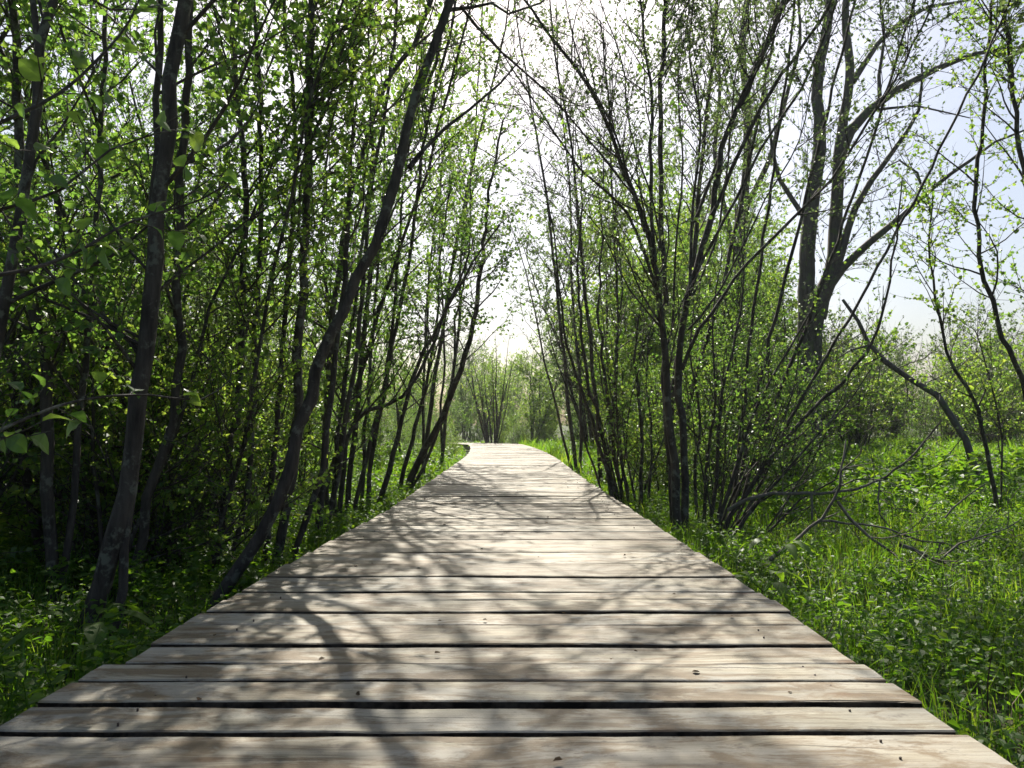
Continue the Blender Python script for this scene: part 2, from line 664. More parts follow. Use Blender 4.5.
for sx in (-.82, 0.02, .80):
    pts = []
    for k in range(0, 1880, 20):
        c = line[k]
        pts.append([c[0] + sx * math.sin(c[2]), c[1] - sx * math.cos(c[2]), -.125])
    T = Tubes()
    T.add(np.array(pts), np.full(len(pts), .075), 4)
    v_, q_ = T.arrays()
    mk('bearer', v_, [q_], [M_WOOD], parent=walk)


def on_walk(x, y, m=.0):
    idx = np.clip(((y + 1.0) / step).astype(int), 0, 1330)
    dx = x - line[idx, 0]
    inside = (dx > -1.06 - m) & (dx < 1.02 + m) & (y < 25.6)
    # turned stretch
    far = line[1300::25]
    d = np.min(np.hypot(x[:, None] - far[None, :, 0], y[:, None] - far[None, :, 1]), 1)
    return inside | (d < 1.05 + m)


# ------------------------------------------------------------------ trees with stems of their own, at their own distances
def more_stems(px, py, Y, n, sx, hgt, r=.013):
    """extra thin stems fanning up from one stool"""
    o = at(px, py, Y)
    out = []
    for i in range(n):
        a = max(rng.normal(sx, .30), -.16)
        d = np.array([a, rng.normal(0, .22), 1.0])
        p = np.array([max(o[0], 1.16) + abs(rng.normal(0, .12)), Y + rng.normal(0, .10), GZ - .05])
        out.append((branch(p, d, hgt * rng.uniform(.6, 1.1), 8, .03, .06), r * rng.uniform(.6, 1.2), .004))
    return out


def clear_walk(P):
    """no leaves in front of the lens or low over the planks; leaves are thinned along the sun rays to let sun onto the near planks"""
    thin_ = np.zeros(len(P), bool)
    t = P[:, 2] / math.tan(SUN_EL)
    gx_, gy_ = P[:, 0] - t * math.sin(SUN_AZ), P[:, 1] - t * math.cos(SUN_AZ)
    strip = (gx_ > -.75 + .03 * gy_) & (gx_ < 1.15) & (gy_ > .2) & (gy_ < 6)  # leaves whose shadow would land on the near planks, culled for more sun
    core = (gx_ > -.75) & (gx_ < .35) & (gy_ > 1.1) & (gy_ < 2.8)
    rr_ = rng.random(len(P))
    # whole sprays go together, so that what is left stays in clumps
    cell = np.floor(P * 2.6).astype(np.int64)
    hsh = ((cell[:, 0] * 73856093) ^ (cell[:, 1] * 19349663) ^ (cell[:, 2] * 83492791)) % 1000 / 1000.0
    thin_ |= strip & (hsh < .66)
    thin_ |= core & ((hsh < .82) | (rr_ < .3))
    return ~((np.abs(P[:, 0]) < .95) & (P[:, 2] < 1.9) & (P[:, 1] < 20)) & (P[:, 1] > .9) & ~thin_ & (np.linalg.norm(P - np.array([0, 0, CAMZ]), axis=1) > 1.25)


def cont(pts, dx, n=3, dy=-260):
    """carry a stem on above what the lens sees"""
    p = list(pts[-1][:2])
    out = list(pts)
    for i in range(n):
        out.append((p[0] + dx * (i + 1), p[1] + dy * (i + 1)))
    return out


# --- left, near
build_tree('alder_tree', [
    (tr(cont([(78, 680), (112, 540), (135, 440), (152, 300), (163, 180), (172, 80), (181, 0)], 14, 3), 3.3), .052, .016),
    (tr(cont([(118, 520), (140, 410), (149, 330), (152, 200), (158, 100), (162, 0)], -6, 2), 3.3, 3.5), .026, .010)],
    'stout dark alder with two close trunks, thickest tree left of the boardwalk', 'tree', bd=5, l1=1.1, leaf=.038, thin=.8, keep=clear_walk, t0=.2)
build_tree('alder_tree', [
    (tr(cont([(-50, 680), (-18, 420), (2, 330), (10, 262), (28, 180), (35, 110), (40, 40), (52, 0)], 10, 2), 3.1), .034, .014),
    (tr([(39, 50), (30, 0), (18, -90), (5, -240)], 3.1), .017, .008)],
    'dark alder forking near the top, at the left edge of the photo', 'tree', bd=5, l1=.9, leaf=.038, thin=.8, keep=clear_walk, t0=.25)
build_tree('leaning_tree', [
    (tr(cont([(196, 622), (258, 540), (300, 430), (330, 340), (385, 220), (405, 130), (425, 70), (448, 0)], 60, 2), 3.9, 4.3), .044, .018),
    (tr([(409, 168), (445, 128), (470, 108), (500, 82), (520, 60)], 4.2, 4.5), .018, .005),
    (tr([(447, 10), (470, 6), (492, 2), (508, 14), (540, 4), (580, -30)], 4.3, 4.5), .014, .004),
    (tr([(460, 6), (500, 50), (540, 85), (580, 130), (640, 200), (690, 235)], 4.3, 5.0), .010, .003)],
    'bare slanting tree leaning in from the left over the plank edge', 'tree', bd=3.6, l1=.8, leaf=.036, thin=.82, ds=12, lsp=.035, keep=clear_walk, t0=.25, bare=.2)
build_tree('alder_tree', [
    (tr(cont([(270, 585), (293, 473), (297, 390), (300, 323), (303, 256), (307, 173), (310, 100), (312, 0)], 5, 3), 5.0), .040, .013),
    (tr(cont([(262, 590), (272, 480), (282, 380), (288, 280), (296, 170), (290, 60), (285, 0)], -12, 2), 5.1, 5.5), .026, .010),
    (tr(cont([(285, 580), (322, 470), (332, 380), (345, 260), (352, 130), (356, 0)], 12, 2), 5.1, 5.6), .026, .010)],
    'three stemmed straight alder right behind the slanting tree', 'tree', bd=5, l1=1.1, leaf=.036, thin=.82, keep=clear_walk, t0=.18)
build_tree('alder_tree', [
    (tr(cont([(125, 610), (150, 500), (172, 420), (180, 350), (177, 280), (180, 200), (187, 100), (190, 0)], 8, 3), 4.2), .034, .012)],
    'slim curved alder just right of the stout one', 'tree', bd=6, l1=1.0, leaf=.038, thin=.8, keep=clear_walk, t0=.15)
build_tree('alder_tree', [
    (tr(cont([(52, 625), (50, 530), (48, 440), (42, 340), (30, 305), (22, 260), (20, 150), (14, 0)], -8, 2), 4.0), .042, .012),
    (tr(cont([(58, 625), (75, 500), (82, 400), (90, 300), (98, 180), (104, 60)], 8, 2), 4.0, 4.4), .024, .009)],
    'crooked dark double alder between the stout one and the photo edge', 'tree', bd=5, l1=1.0, leaf=.038, thin=.8, keep=clear_walk, t0=.15)
build_tree('alder_tree', [
    (tr(cont([(215, 590), (228, 480), (240, 380), (243, 300), (247, 200), (238, 100), (233, 0)], -6, 3), 4.8), .028, .011),
    (tr(cont([(222, 590), (250, 470), (256, 330), (262, 150), (255, 0)], -4, 3), 4.9, 5.2), .022, .010)],
    'pair of thin wavy stems midway between the stout and the three stemmed alder', 'tree', bd=6, l1=1.0, leaf=.036, thin=.82, keep=clear_walk, t0=.15)
build_tree('alder_tree', [
    (tr(cont([(318, 560), (325, 440), (332, 330), (350, 200), (385, 90), (430, 0)], 40, 2), 6.0, 6.6), .036, .012),
    (tr(cont([(322, 560), (345, 430), (362, 300), (372, 180), (392, 60)], 16, 2), 6.1, 6.9), .026, .010)],
    'leafy alder whose crown reaches over the walk behind the slanting tree', 'tree', bd=6, l1=1.1, leaf=.036, thin=.82, keep=clear_walk, t0=.3, lmat=M_LEAF_Y)
build_tree('alder_tree', [
    (tr(cont([(345, 525), (358, 400), (372, 270), (400, 150), (440, 40)], 36, 2), 7.8, 8.4), .036, .012),
    (tr(cont([(350, 525), (385, 380), (410, 250), (428, 120), (455, 0)], 20, 2), 7.9, 8.8), .030, .010)],
    'tall leafy alder standing behind the clump with the kinked stem', 'tree', bd=6, l1=1.2, leaf=.036, thin=.82, keep=clear_walk, t0=.3, lmat=M_LEAF_Y)
# --- left, middle distance, fanned stems bending over the walk
build_tree('willow_shrub', [
    (tr([(402, 500), (425, 450), (443, 416), (460, 370), (473, 323), (482, 256), (490, 190), (503, 120)], 9.6, 9.2), .052, .012),
    (tr([(396, 500), (412, 440), (425, 390), (436, 330), (440, 260), (452, 180)], 9.8, 10.2), .034, .010),
    (tr([(404, 500), (435, 440), (452, 380), (456, 320), (470, 240), (470, 170)], 9.9, 10.6), .026, .008)],
    'fan of curved dark stems bowing to the walk at the far left side', 'shrub', bd=7, l1=1.1, leaf=.04, lsp=.032, keep=clear_walk, t0=.3, sides=6)
build_tree('willow_shrub', [
    (tr([(372, 516), (390, 470), (412, 383), (440, 323), (472, 263), (500, 225)], 8.1), .044, .012),
    (tr([(366, 516), (375, 440), (388, 370), (395, 300), (398, 256), (405, 180), (415, 90), (420, 0)], 8.2, 8.8), .036, .011),
    (tr([(360, 516), (365, 440), (372, 340), (378, 260), (385, 150), (380, 40)], 8.2, 8.6), .030, .010)],
    'spreading clump with one stem slanting right, beside the walk at left', 'shrub', bd=4, l1=1.0, leaf=.036, thin=.82, keep=clear_walk, t0=.25, sides=6)
build_tree('willow_shrub', [
    (tr([(336, 536), (345, 470), (353, 423), (403, 396), (427, 353), (452, 300), (470, 250)], 7.0, 7.4), .036, .010),
    (tr([(332, 536), (338, 440), (350, 350), (360, 260), (372, 150), (368, 40), (372, -60)], 7.1, 7.5), .034, .010),
    (tr([(326, 536), (325, 440), (330, 340), (322, 240), (330, 120), (335, 0)], 7.1, 7.4), .030, .010)],
    'clump with a stem kinked sharply to the right above the walk edge', 'shrub', bd=5, l1=1.0, leaf=.036, thin=.82, keep=clear_walk, t0=.2, sides=6)

for base, top, Yb, lab in (
        ([(420, 492), (428, 430), (440, 350), (455, 250), (478, 140), (505, 30)], 18, 12.5, 'tall thin tree whose leafy top leans over the far walk from the left'),
        ([(440, 480), (446, 420), (458, 340), (462, 240), (474, 150), (480, 40)], 8, 15.5, 'straight thin tree near the left of the far bend')):
    build_tree('alder_tree', [(tr(cont(base, top, 1, -120), Yb), .042, .010),
                              (tr([(p[0] + 4 - i * 9, p[1]) for i, p in enumerate(base)], Yb, Yb + .6), .032, .008)], lab, 'tree', bd=6, l1=1.5, l2=.4, ds=9, leaf=.055,
               lsp=.045, rich=False, sides=6, t0=.3, lmat=M_LEAF_Y, keep=clear_walk)
build_tree('birch_sapling', [
    (tr([(577, 478), (568, 400), (558, 300), (547, 200), (532, 110), (518, 30), (510, -40)], 15, 14), .045, .010),
    (tr([(580, 478), (580, 390), (572, 290), (570, 190), (560, 90), (556, 0)], 15.2, 15.5), .036, .010),
    (tr([(574, 478), (556, 410), (540, 340), (526, 270), (506, 210)], 15, 14.4), .030, .006)],
    'airy thin branched tree leaning left over the far walk from the right', 'tree', bd=5.5, l1=1.5, l2=.45, ds=8, leaf=.05, lsp=.06, rich=False, sides=6, t0=.3,
    lmat=M_LEAF_P, keep=None, bare=.25)
# --- right of the walk
build_tree('willow_tree', [
    (tr([(679, 548), (675, 480), (668, 400), (660, 320), (654, 260), (640, 215), (622, 165), (600, 110), (570, 60), (530, 10), (490, -50)], 6.4, 6.0), .054, .009),
    (tr([(685, 548), (682, 440), (678, 380), (683, 320), (697, 270), (712, 210), (722, 150), (745, 90), (775, 30), (800, -60), (830, -200), (870, -420), (900, -700)], 6.5, 6.9), .046, .010),
    (tr([(674, 540), (666, 400), (664, 300), (662, 200), (660, 120), (664, 40), (668, -60), (672, -250), (690, -500), (700, -800)], 6.6, 7.0), .036, .010),
    (tr([(655, 262), (650, 190), (652, 100), (640, 0), (628, -110)], 6.2, 6.4), .024, .008),
    (tr([(682, 370), (700, 330), (735, 280), (780, 230), (830, 180), (870, 120), (905, 60), (960, -60), (1010, -220)], 6.5, 6.0), .022, .005),
    (tr([(658, 290), (627, 213), (580, 167), (540, 110), (500, 50), (463, 5)], 6.2, 5.6), .019, .005),
    (tr([(645, 232), (613, 127), (590, 85), (573, 40), (560, -30)], 6.1, 6.0), .016, .005),
    (tr([(690, 300), (692, 220), (700, 130), (690, 40), (705, -60)], 6.5, 6.9), .020, .007),
    (tr([(697, 272), (735, 200), (760, 150), (800, 90), (830, 20), (850, -60), (900, -260), (960, -480)], 6.6, 6.2), .018, .006),
    (tr([(663, 330), (630, 290), (600, 230), (570, 200), (545, 190)], 6.3, 6.0), .011, .004),
    (tr([(712, 215), (760, 110), (820, 20), (900, -120), (1000, -300), (1080, -480)], 6.6, 6.0), .024, .008),
    (tr([(745, 90), (800, -30), (880, -180), (960, -400), (1010, -640)], 6.7, 6.6), .020, .008),
    (tr([(690, 235), (740, 100), (790, -20), (830, -180), (850, -380)], 6.7, 6.9), .018, .007),
    (tr([(668, 300), (655, 210), (630, 130), (622, 60), (600, 0), (590, -90)], 6.4, 6.8), .014, .005),
    (tr([(672, 330), (676, 250), (683, 160), (678, 80), (690, 0), (688, -120)], 6.6, 7.0), .015, .005),
    (tr([(690, 300), (716, 240), (728, 160), (735, 80), (750, 10), (756, -120)], 6.6, 7.2), .015, .005),
    (tr([(688, 330), (720, 290), (765, 200), (800, 140), (815, 70), (850, 0)], 6.4, 6.0), .013, .004),
    (tr([(660, 250), (640, 190), (605, 140), (560, 90), (525, 70)], 6.2, 5.8), .010, .003)],
    'dark vase shaped tree of many stems beside the right plank edge', 'tree', thin=.74, bd=9.5, l1=.85, l2=.26, leaf=.031, lsp=.030, keep=clear_walk, t0=.28,
    lmat=M_LEAF_P, lw=.34, ang=(25, 55), bare=.08)
build_tree('willow_shrub', [
    (tr([(618, 512), (593, 423), (577, 373), (563, 326), (557, 270), (548, 200)], 8.3, 8.0), .026, .006),
    (tr([(620, 512), (600, 430), (587, 373), (580, 316), (578, 270), (582, 190), (575, 130)], 8.4, 8.5), .028, .006),
    (tr([(625, 512), (612, 440), (604, 370), (598, 310), (602, 240), (598, 170)], 8.5, 8.8), .026, .006),
    (tr([(630, 512), (618, 430), (616, 350), (622, 290), (618, 230)], 8.5, 8.8), .020, .006),
    (tr([(640, 512), (642, 443), (637, 383), (637, 340), (642, 300), (646, 250)], 8.1, 8.2), .026, .006),
    (tr([(646, 514), (652, 440), (646, 370), (655, 310)], 8.3, 8.6), .018, .005),
    (tr([(612, 512), (588, 450), (572, 400), (556, 360), (548, 330)], 8.2, 8.0), .016, .004)] + more_stems(622, 512, 8.4, 7, -.12, 2.4),
    'clump of upright reddish stems at the right plank edge, left of the vase shaped tree', 'shrub', bd=3.5, l1=.5, leaf=.034, lsp=.05, keep=clear_walk,
    t0=.15, sides=6, ang=(20, 45))
build_tree('willow_shrub', [
    (tr([(712, 540), (735, 470), (760, 400), (800, 330), (830, 260)], 6.6, 6.8), .022, .005),
    (tr([(716, 540), (745, 495), (808, 414), (868, 354), (885, 300), (895, 240), (902, 180)], 6.5, 6.2), .024, .005),
    (tr([(708, 540), (718, 460), (722, 390), (740, 310), (745, 220)], 6.8, 7.2), .022, .005),
    (tr([(704, 540), (706, 470), (716, 400), (712, 330), (722, 250)], 6.9, 7.2), .018, .005),
    (tr([(720, 542), (760, 500), (800, 455), (850, 400), (870, 370)], 6.3, 6.0), .018, .004),
    (tr([(716, 540), (735, 490), (770, 450), (790, 400), (800, 350)], 6.7, 7.0), .016, .004),
    (tr([(700, 540), (694, 480), (700, 420), (690, 350), (700, 280)], 7.0, 7.3), .018, .005),
    (tr([(722, 545), (770, 530), (800, 500), (835, 480), (850, 440)], 6.3, 6.0), .013, .004)] + more_stems(712, 540, 6.7, 9, .28, 1.6, .010),
    'bushy clump of slanting stems right behind the vase shaped tree', 'shrub', bd=3.6, l1=.6, leaf=.032, lsp=.05, keep=clear_walk, t0=.2, sides=6, ang=(25, 60))

big = [
    (tr([(806, 478), (807, 400), (807, 330), (808, 256), (812, 200), (820, 150), (818, 80), (830, 0), (826, -90)], 15), .165, .05),
    (tr([(812, 478), (815, 330), (824, 290), (833, 255), (838, 190), (841, 134), (850, 80), (846, 10), (855, -80)], 15), .150, .04),
    (tr([(838, 160), (850, 132), (868, 111), (895, 91), (935, 70), (975, 54), (1024, 47), (1060, 40)], 15, 14.4), .085, .012),
    (tr([(820, 318), (834, 275), (855, 208), (871, 181), (895, 148), (918, 111), (922, 60)], 15, 14.7), .080, .015),
    (tr([(816, 325), (832, 285), (858, 252), (888, 228), (932, 188), (969, 161), (995, 142), (1030, 128)], 15, 14.2), .080, .014),
    (tr([(852, 82), (878, 44), (895, 27), (929, 7), (969, 0), (1000, -14)], 15, 15.4), .050, .010),
    (tr([(880, 104), (878, 75), (885, 40), (880, 0), (870, -50)], 15, 15.2), .030, .010),
    (tr([(905, 215), (925, 195), (918, 172), (900, 160), (885, 168)], 14.6, 14.2), .028, .008),
    (tr([(812, 262), (802, 215), (780, 180), (770, 130), (765, 70)], 15, 15.8), .05, .012),
    (tr([(868, 111), (890, 108), (915, 106), (945, 112), (970, 118)], 14.9, 14.3), .024, .008)]
build_tree('old_poplar', big, 'biggest tree on the right, thick greyish trunk with long crooked limbs', 'tree', bd=3.2, l1=1.4, l2=.5, ds=8, leaf=.06, lsp=.06,
           wood=M_BARK_G, lmat=M_LEAF_P, t0=.15, ang=(30, 65), rich=False, sides=9, bare=.3, thin=1.3)
build_tree('old_poplar', [
    (tr([(742, 474), (740, 340), (741, 256), (745, 200), (748, 120), (742, 40), (752, -40), (750, -120)], 16.5), .165, .04),
    (tr([(741, 270), (725, 210), (715, 150), (720, 80), (710, 0)], 16.5, 17), .07, .02),
    (tr([(745, 210), (770, 160), (785, 100), (800, 40), (795, -30)], 16.5, 16), .07, .02)],
    'second old tree with dim trunk between the vase shaped tree and the biggest one', 'tree', bd=3.2, l1=1.5, l2=.5, ds=8, leaf=.06, lsp=.06,
    wood=M_BARK_G, lmat=M_LEAF_P, t0=.3, ang=(30, 65), rich=False, sides=9, bare=.3)
build_tree('broken_limb', [
    (tr([(843, 300, 12.2), (858, 322, 12.0), (868, 343, 11.8), (885, 362, 11.6), (912, 380, 11.3), (938, 396, 11.0), (965, 440, 10.8), (980, 486, 10.6)], 12), .022, .055),
    (tr([(870, 345, 11.8), (850, 350, 11.6), (832, 362, 11.5)], 12), .02, .006)],
    'snapped dark limb hanging down from the biggest tree on the right', 'broken limb', bd=5, l1=1.1, leaf=.05, lsp=.12, wood=M_BARK_G, t0=.2, bare=.8,
    rich=False, part='limb', sides=7)
build_tree('young_tree', [
    (tr([(1000, 512), (990, 470), (978, 410), (955, 370), (943, 330), (930, 260), (935, 180)], 7.6), .024, .007),
    (tr([(1040, 520), (1028, 400), (1003, 337), (992, 300), (980, 256), (975, 190), (985, 110), (990, 20), (1010, -120), (1030, -300)], 7.4), .028, .008),
    (tr([(1046, 520), (1050, 380), (1040, 250), (1020, 150), (1010, 60), (1000, -20), (985, -160), (960, -330)], 7.2), .034, .010),
    (tr([(1000, 512), (1002, 440), (990, 380), (975, 330)], 7.8), .014, .005)],
    'thin leaning stems with fresh green leaves at the right edge of the photo', 'tree', bd=7, l1=.9, leaf=.036, lsp=.035, lmat=M_LEAF_Y, keep=clear_walk, t0=.25, sides=6)


build_tree('willow_tree', [  # added for its dense crown above the view, which shades the right-hand grass
    (tr([(728, 532), (748, 440), (775, 320), (810, 180), (850, 20), (900, -180), (950, -400)], 7.2, 7.4), .024, .010),
    (tr([(732, 532), (765, 430), (820, 290), (872, 140), (920, -20), (970, -200), (1010, -400)], 7.1, 6.9), .022, .009),
    (tr([(730, 532), (742, 420), (756, 290), (776, 150), (795, 0), (815, -200), (830, -460)], 7.3, 7.6), .022, .009),
    (tr([(736, 532), (790, 420), (860, 300), (940, 150), (1010, 0), (1060, -160), (1090, -330)], 6.9, 6.4), .020, .008)],
    'tall willow added to shade the grass, slender stems slanting right out of the bushy clump', 'tree', thin=.8, bd=14, l1=1.1, l2=.36, ds=18, leaf=.046, lsp=.032,
    lmat=M_LEAF_P, lw=.38, keep=clear_walk, t0=.56, bare=.05, sides=6)
for stems_, lab in (
        ([(tr([(602, 490), (598, 430), (590, 340), (580, 240), (572, 150), (556, 60), (548, -40)], 11.5), .034, .010),
          (tr([(606, 490), (612, 420), (618, 320), (614, 220), (610, 120), (600, 20)], 11.6), .030, .010)], 'thin leafy tree standing behind the clump of reddish stems'),
        ([(tr([(668, 500), (672, 400), (690, 280), (702, 160), (716, 20), (720, -120), (728, -280)], 9.6), .038, .012),
          (tr([(672, 500), (690, 400), (724, 280), (752, 150), (776, 20), (790, -130), (796, -260)], 9.8), .032, .010)], 'tall fine twigged willow directly behind the vase shaped tree')):
    build_tree('willow_tree', stems_, lab, 'tree', bd=7.5, l1=1.25, l2=.36, ds=12, leaf=.038, lsp=.034, lmat=M_LEAF_P, lw=.36, keep=clear_walk, t0=.3, bare=.1,
               rich=False, sides=6, ang=(25, 55))
# dead branches lying over the grass at right
def dead(lab, stems, n=4, l=.35):
    root = empty('fallen_branch', tuple(stems[0][0][0]))
    o0 = np.array(stems[0][0][0])
    tag(root, lab, 'fallen branch')
    for pts, a, b in stems:
        T = Tubes()
        tw = T
        P = resample(np.asarray(pts) - o0, .08)
        P[1:-1] += rng.standard_normal((len(P) - 2, 3)) * .006
        T.add(P, np.linspace(a, b, len(P)), 6, .06)
        for t in rng.uniform(.15, 1, int(n * len(P) * .08) + 3):
            k = min(int(t * (len(P) - 1)), len(P) - 2)
            td = unit(P[k + 1] - P[k])
            d = td * .7 + perp(td) * .8
            C = branch(P[k], d, l * rng.uniform(.4, 1.5), 5, .03, .22)
            tw.add(C, np.linspace(min(a * .4, .005), .0015, len(C)), 4)
            for q in range(2):
                kk = rng.integers(1, 5)
                C2 = branch(C[kk], unit(C[kk] - C[kk - 1]) + perp(td) * .8, l * rng.uniform(.2, .6), 3, 0, .2)
                tw.add(C2, np.linspace(.0025, .0012, len(C2)), 3)
        V, Q = T.arrays()
        mk('stem', V, [Q], [M_DEAD], smooth=True, parent=root)


dead('long bare branch curving up across the meadow at right, nearly level', [
    (tr([(728, 510, 6.2), (762, 494, 6.1), (830, 493, 6.0), (875, 482, 6.0), (905, 462, 5.9), (925, 440, 5.9), (942, 420, 5.8)], 6), .017, .006),
    (tr([(811, 493, 6.0), (812, 506, 6.0), (812, 520, 6.0)], 6), .010, .008),
    (tr([(880, 480, 6.0), (878, 500, 5.9), (880, 515, 5.8), (890, 527, 5.7)], 6), .008, .004)])
dead('dark forked branch slanting up out of the grass near the right plank edge', [
    (tr([(770, 560, 4.9), (800, 538, 5.0), (822, 520, 5.0), (836, 500, 5.0), (841, 470, 5.0), (846, 440, 5.1)], 5), .014, .005),
    (tr([(838, 502, 5.0), (850, 518, 4.9), (870, 536, 4.8), (890, 552, 4.7), (925, 572, 4.6), (975, 590, 4.5)], 5), .011, .004)])
dead('pale dry branch lying across the sunny grass right of the forked one', [
    (tr([(820, 521, 5.2), (860, 524, 5.2), (890, 530, 5.1), (920, 541, 5.1), (945, 544, 5.0), (972, 557, 5.0)], 5), .009, .005),
    (tr([(940, 543, 5.0), (935, 560, 5.0), (925, 575, 4.9)], 5), .006, .003)])
dead('dark drooping dead branch at the right edge low over the grass', [
    (tr([(900, 545, 4.6), (945, 562, 4.6), (990, 578, 4.5), (1030, 588, 4.5), (1080, 600, 4.5)], 4.5), .012, .006),
    (tr([(940, 560, 4.6), (960, 545, 4.6), (990, 535, 4.6), (1020, 520, 4.6)], 4.5), .007, .003)])
dead('short thin stick poking up out of the meadow at right', [
    (tr([(945, 518, 5.6), (962, 500, 5.6), (985, 484, 5.6)], 5.6), .007, .004)], 1, .1)

# ------------------------------------------------------------------ prototypes for the thickets; copies share their meshes
protos = {}


def slim(name, h, lean, r, **k):
    """slim thicket tree"""
    pts = [np.array([0, 0, -.1])]
    a = rng.uniform(0, 6.28)
    d = np.array([math.cos(a) * lean, math.sin(a) * lean, 1.0])
    P = branch(pts[0], d, h, 9, .03, .06)
    return build_tree(name, [(P, r, .006)], origin=np.zeros(3), **k)


def vase(name, n, h, spread, r, **k):
    st = []
    for i in range(n):
        a = rng.uniform(0, 6.28)
        s_ = spread * rng.uniform(.4, 1.1)
        o = np.array([math.cos(a) * .12, math.sin(a) * .12, -.1])
        d = np.array([math.cos(a) * s_, math.sin(a) * s_, 1.0])
        P = branch(o, d, h * rng.uniform(.65, 1.1), 8, .06, .07)
        st.append((P, r * rng.uniform(.6, 1.1), .005))
    return build_tree(name, st, origin=np.zeros(3), **k)


kw = dict(leaf=.038, rich=False, sides=6, lsp=.024)
protos['slim'] = [slim('alder_sapling', 7.0, .12, .030, bd=7, l1=1.25, ds=15, t0=.08, lmat=M_LEAF, **kw),
                  slim('alder_sapling', 6.0, .32, .023, bd=8, l1=1.1, ds=14, t0=.06, lmat=M_LEAF, **kw),
                  slim('alder_sapling', 7.8, .10, .036, bd=6, l1=1.4, ds=15, t0=.12, lmat=M_LEAF, **kw),
                  slim('alder_sapling', 5.0, .40, .019, bd=9, l1=1.0, ds=14, t0=.05, lmat=M_LEAF_Y, **kw)]
protos['bush'] = [vase('bush', 6, 2.4, .45, .018, bd=7, l1=.6, ds=16, t0=.05, lmat=M_LEAF, **kw),
                  vase('bush', 7, 1.9, .6, .015, bd=8, l1=.55, ds=16, t0=.05, lmat=M_LEAF_Y, **kw),
                  vase('bush', 5, 3.2, .35, .02, bd=6, l1=.7, ds=16, t0=.05, lmat=M_LEAF, **kw)]
kf = dict(leaf=.095, rich=False, sides=5, lsp=.045, l2=.5)
protos['far'] = [vase('far_tree', 5, 8.0, .22, .07, bd=4.4, l1=1.7, ds=8, t0=.08, lmat=M_LEAF_Y, **kf),
                 vase('far_tree', 4, 9.5, .16, .08, bd=4.2, l1=1.8, ds=8, t0=.10, lmat=M_LEAF_P, **kf),
                 vase('far_tree', 7, 6.5, .34, .05, bd=4.6, l1=1.4, ds=8, t0=.06, lmat=M_LEAF_Y, **kf)]
protos['dry'] = [vase('bare_shrub', 9, 5.0, .35, .035, bd=4.5, l1=1.3, ds=7, t0=.05, lmat=M_LEAF_P, bare=.55, wood=M_BARK_G, **kf),
                 vase('bare_shrub', 11, 3.8, .45, .03, bd=5, l1=1.1, ds=7, t0=.05, lmat=M_LEAF_Y, bare=.6, wood=M_BARK_G, **kf)]
used = set()


def put(kind, x, y, s=1.0, lab='', cat='tree', group=None, variant=None, lean=0.09, sz=1.0):
    ps = protos[kind]
    i = int(rng.integers(len(ps))) if variant is None else variant
    p = ps[i]
    if (kind, i) in used:
        p = copy_tree(p)
    used.add((kind, i))
    p.location = (x, y, float(ground_z(np.array(x), np.array(y))))
    p.rotation_euler = (rng.normal(0, lean), rng.normal(0, lean), rng.uniform(0, 6.28))
    p.scale = (s, s, s * sz)
    tag(p, lab, cat, group)
    return p


def fill(kind, n, region, dmin, smin, smax, lab, cat, group, cond=None, **k):
    done = []
    tries = 0
    while len(done) < n and tries < n * 60:
        tries += 1
        x = rng.uniform(region[0], region[1])
        y = rng.uniform(region[2], region[3])
        if cond is not None and not cond(x, y):
            continue
        if any((x - a) ** 2 + (y - b) ** 2 < dmin * dmin for a, b in done):
            continue
        if on_walk(np.array([x]), np.array([y]), .35)[0]:
            continue
        done.append((x, y))
        put(kind, x, y, rng.uniform(smin, smax), lab, cat, group, **k)


# left thicket
fill('slim', 30, (-8, -1.5, 4.2, 10), .52, .75, 1.05, 'slim dark alder stem in the dense leafy thicket left of the boardwalk', 'tree',
     'slim alders in the left thicket', cond=lambda x, y: x < -1.75 - .12 * (y - 5) and x > -.78 * y - .6)
fill('slim', 24, (-17, -2.4, 10, 21), .9, .85, 1.15, 'far slim alder deep inside the thicket left of the boardwalk', 'tree',
     'alders deep in the left thicket', cond=lambda x, y: x > -.75 * y - 1)
fill('bush', 18, (-9, -1.7, 3.6, 12), .75, .7, 1.1, 'low leafy bush filling the shade between the left alders', 'bush',
     'bushes among the left alders', cond=lambda x, y: x < -2.0 - .09 * (y - 4) and x > -.78 * y - .6)
fill('bush', 16, (-9, -1.9, 12, 25), 1.0, .6, 1.0, 'bush in sun by the far left side of the boardwalk', 'bush',
     'bushes along the far left side', cond=lambda x, y: x < -2.3)
fill('dry', 16, (-7, -1.7, 4, 11), .9, .38, .62, 'tangle of thin grey half bare stems between the left alders', 'shrub', 'half bare shrubs among the left alders',
     cond=lambda x, y: x < -1.9 - .1 * (y - 4) and x > -.78 * y - .6)
# shrubs hiding where the walk turns off
for x, y, s, l in [(-1.62, 19.6, .40, 'little bush by the left plank edge just before the bend'), (-2.1, 23.6, .62, 'rounded bush at the inner side of the bend'),
                   (-1.75, 17.2, .42, 'small round bush hugging the left plank edge where the walk bends'),
                   (-2.3, 21.5, .6, 'bush that hides the left end of the bending walk')]:
    put('bush', x, y, s, l, 'bush', variant=1)
# right, behind the vase shaped tree
fill('bush', 12, (1.9, 5.2, 7.8, 13), .8, .6, .95, 'dense green bush between the vase shaped tree and the old trees', 'bush',
     'bushes behind the vase shaped tree', cond=lambda x, y: x < .36 * y and x > .12 * y + .6)
fill('slim', 4, (2.2, 8, 9, 16), 1.2, .55, .85, 'thin upright sapling rising among the bushes right of the boardwalk', 'tree',
     'saplings among the right bushes', cond=lambda x, y: .17 * y + .3 < x < .36 * y)
put('slim', 3.0, 24.5, .62, 'lone pale sapling standing over the bright grass beyond the right clump', 'tree', variant=3)
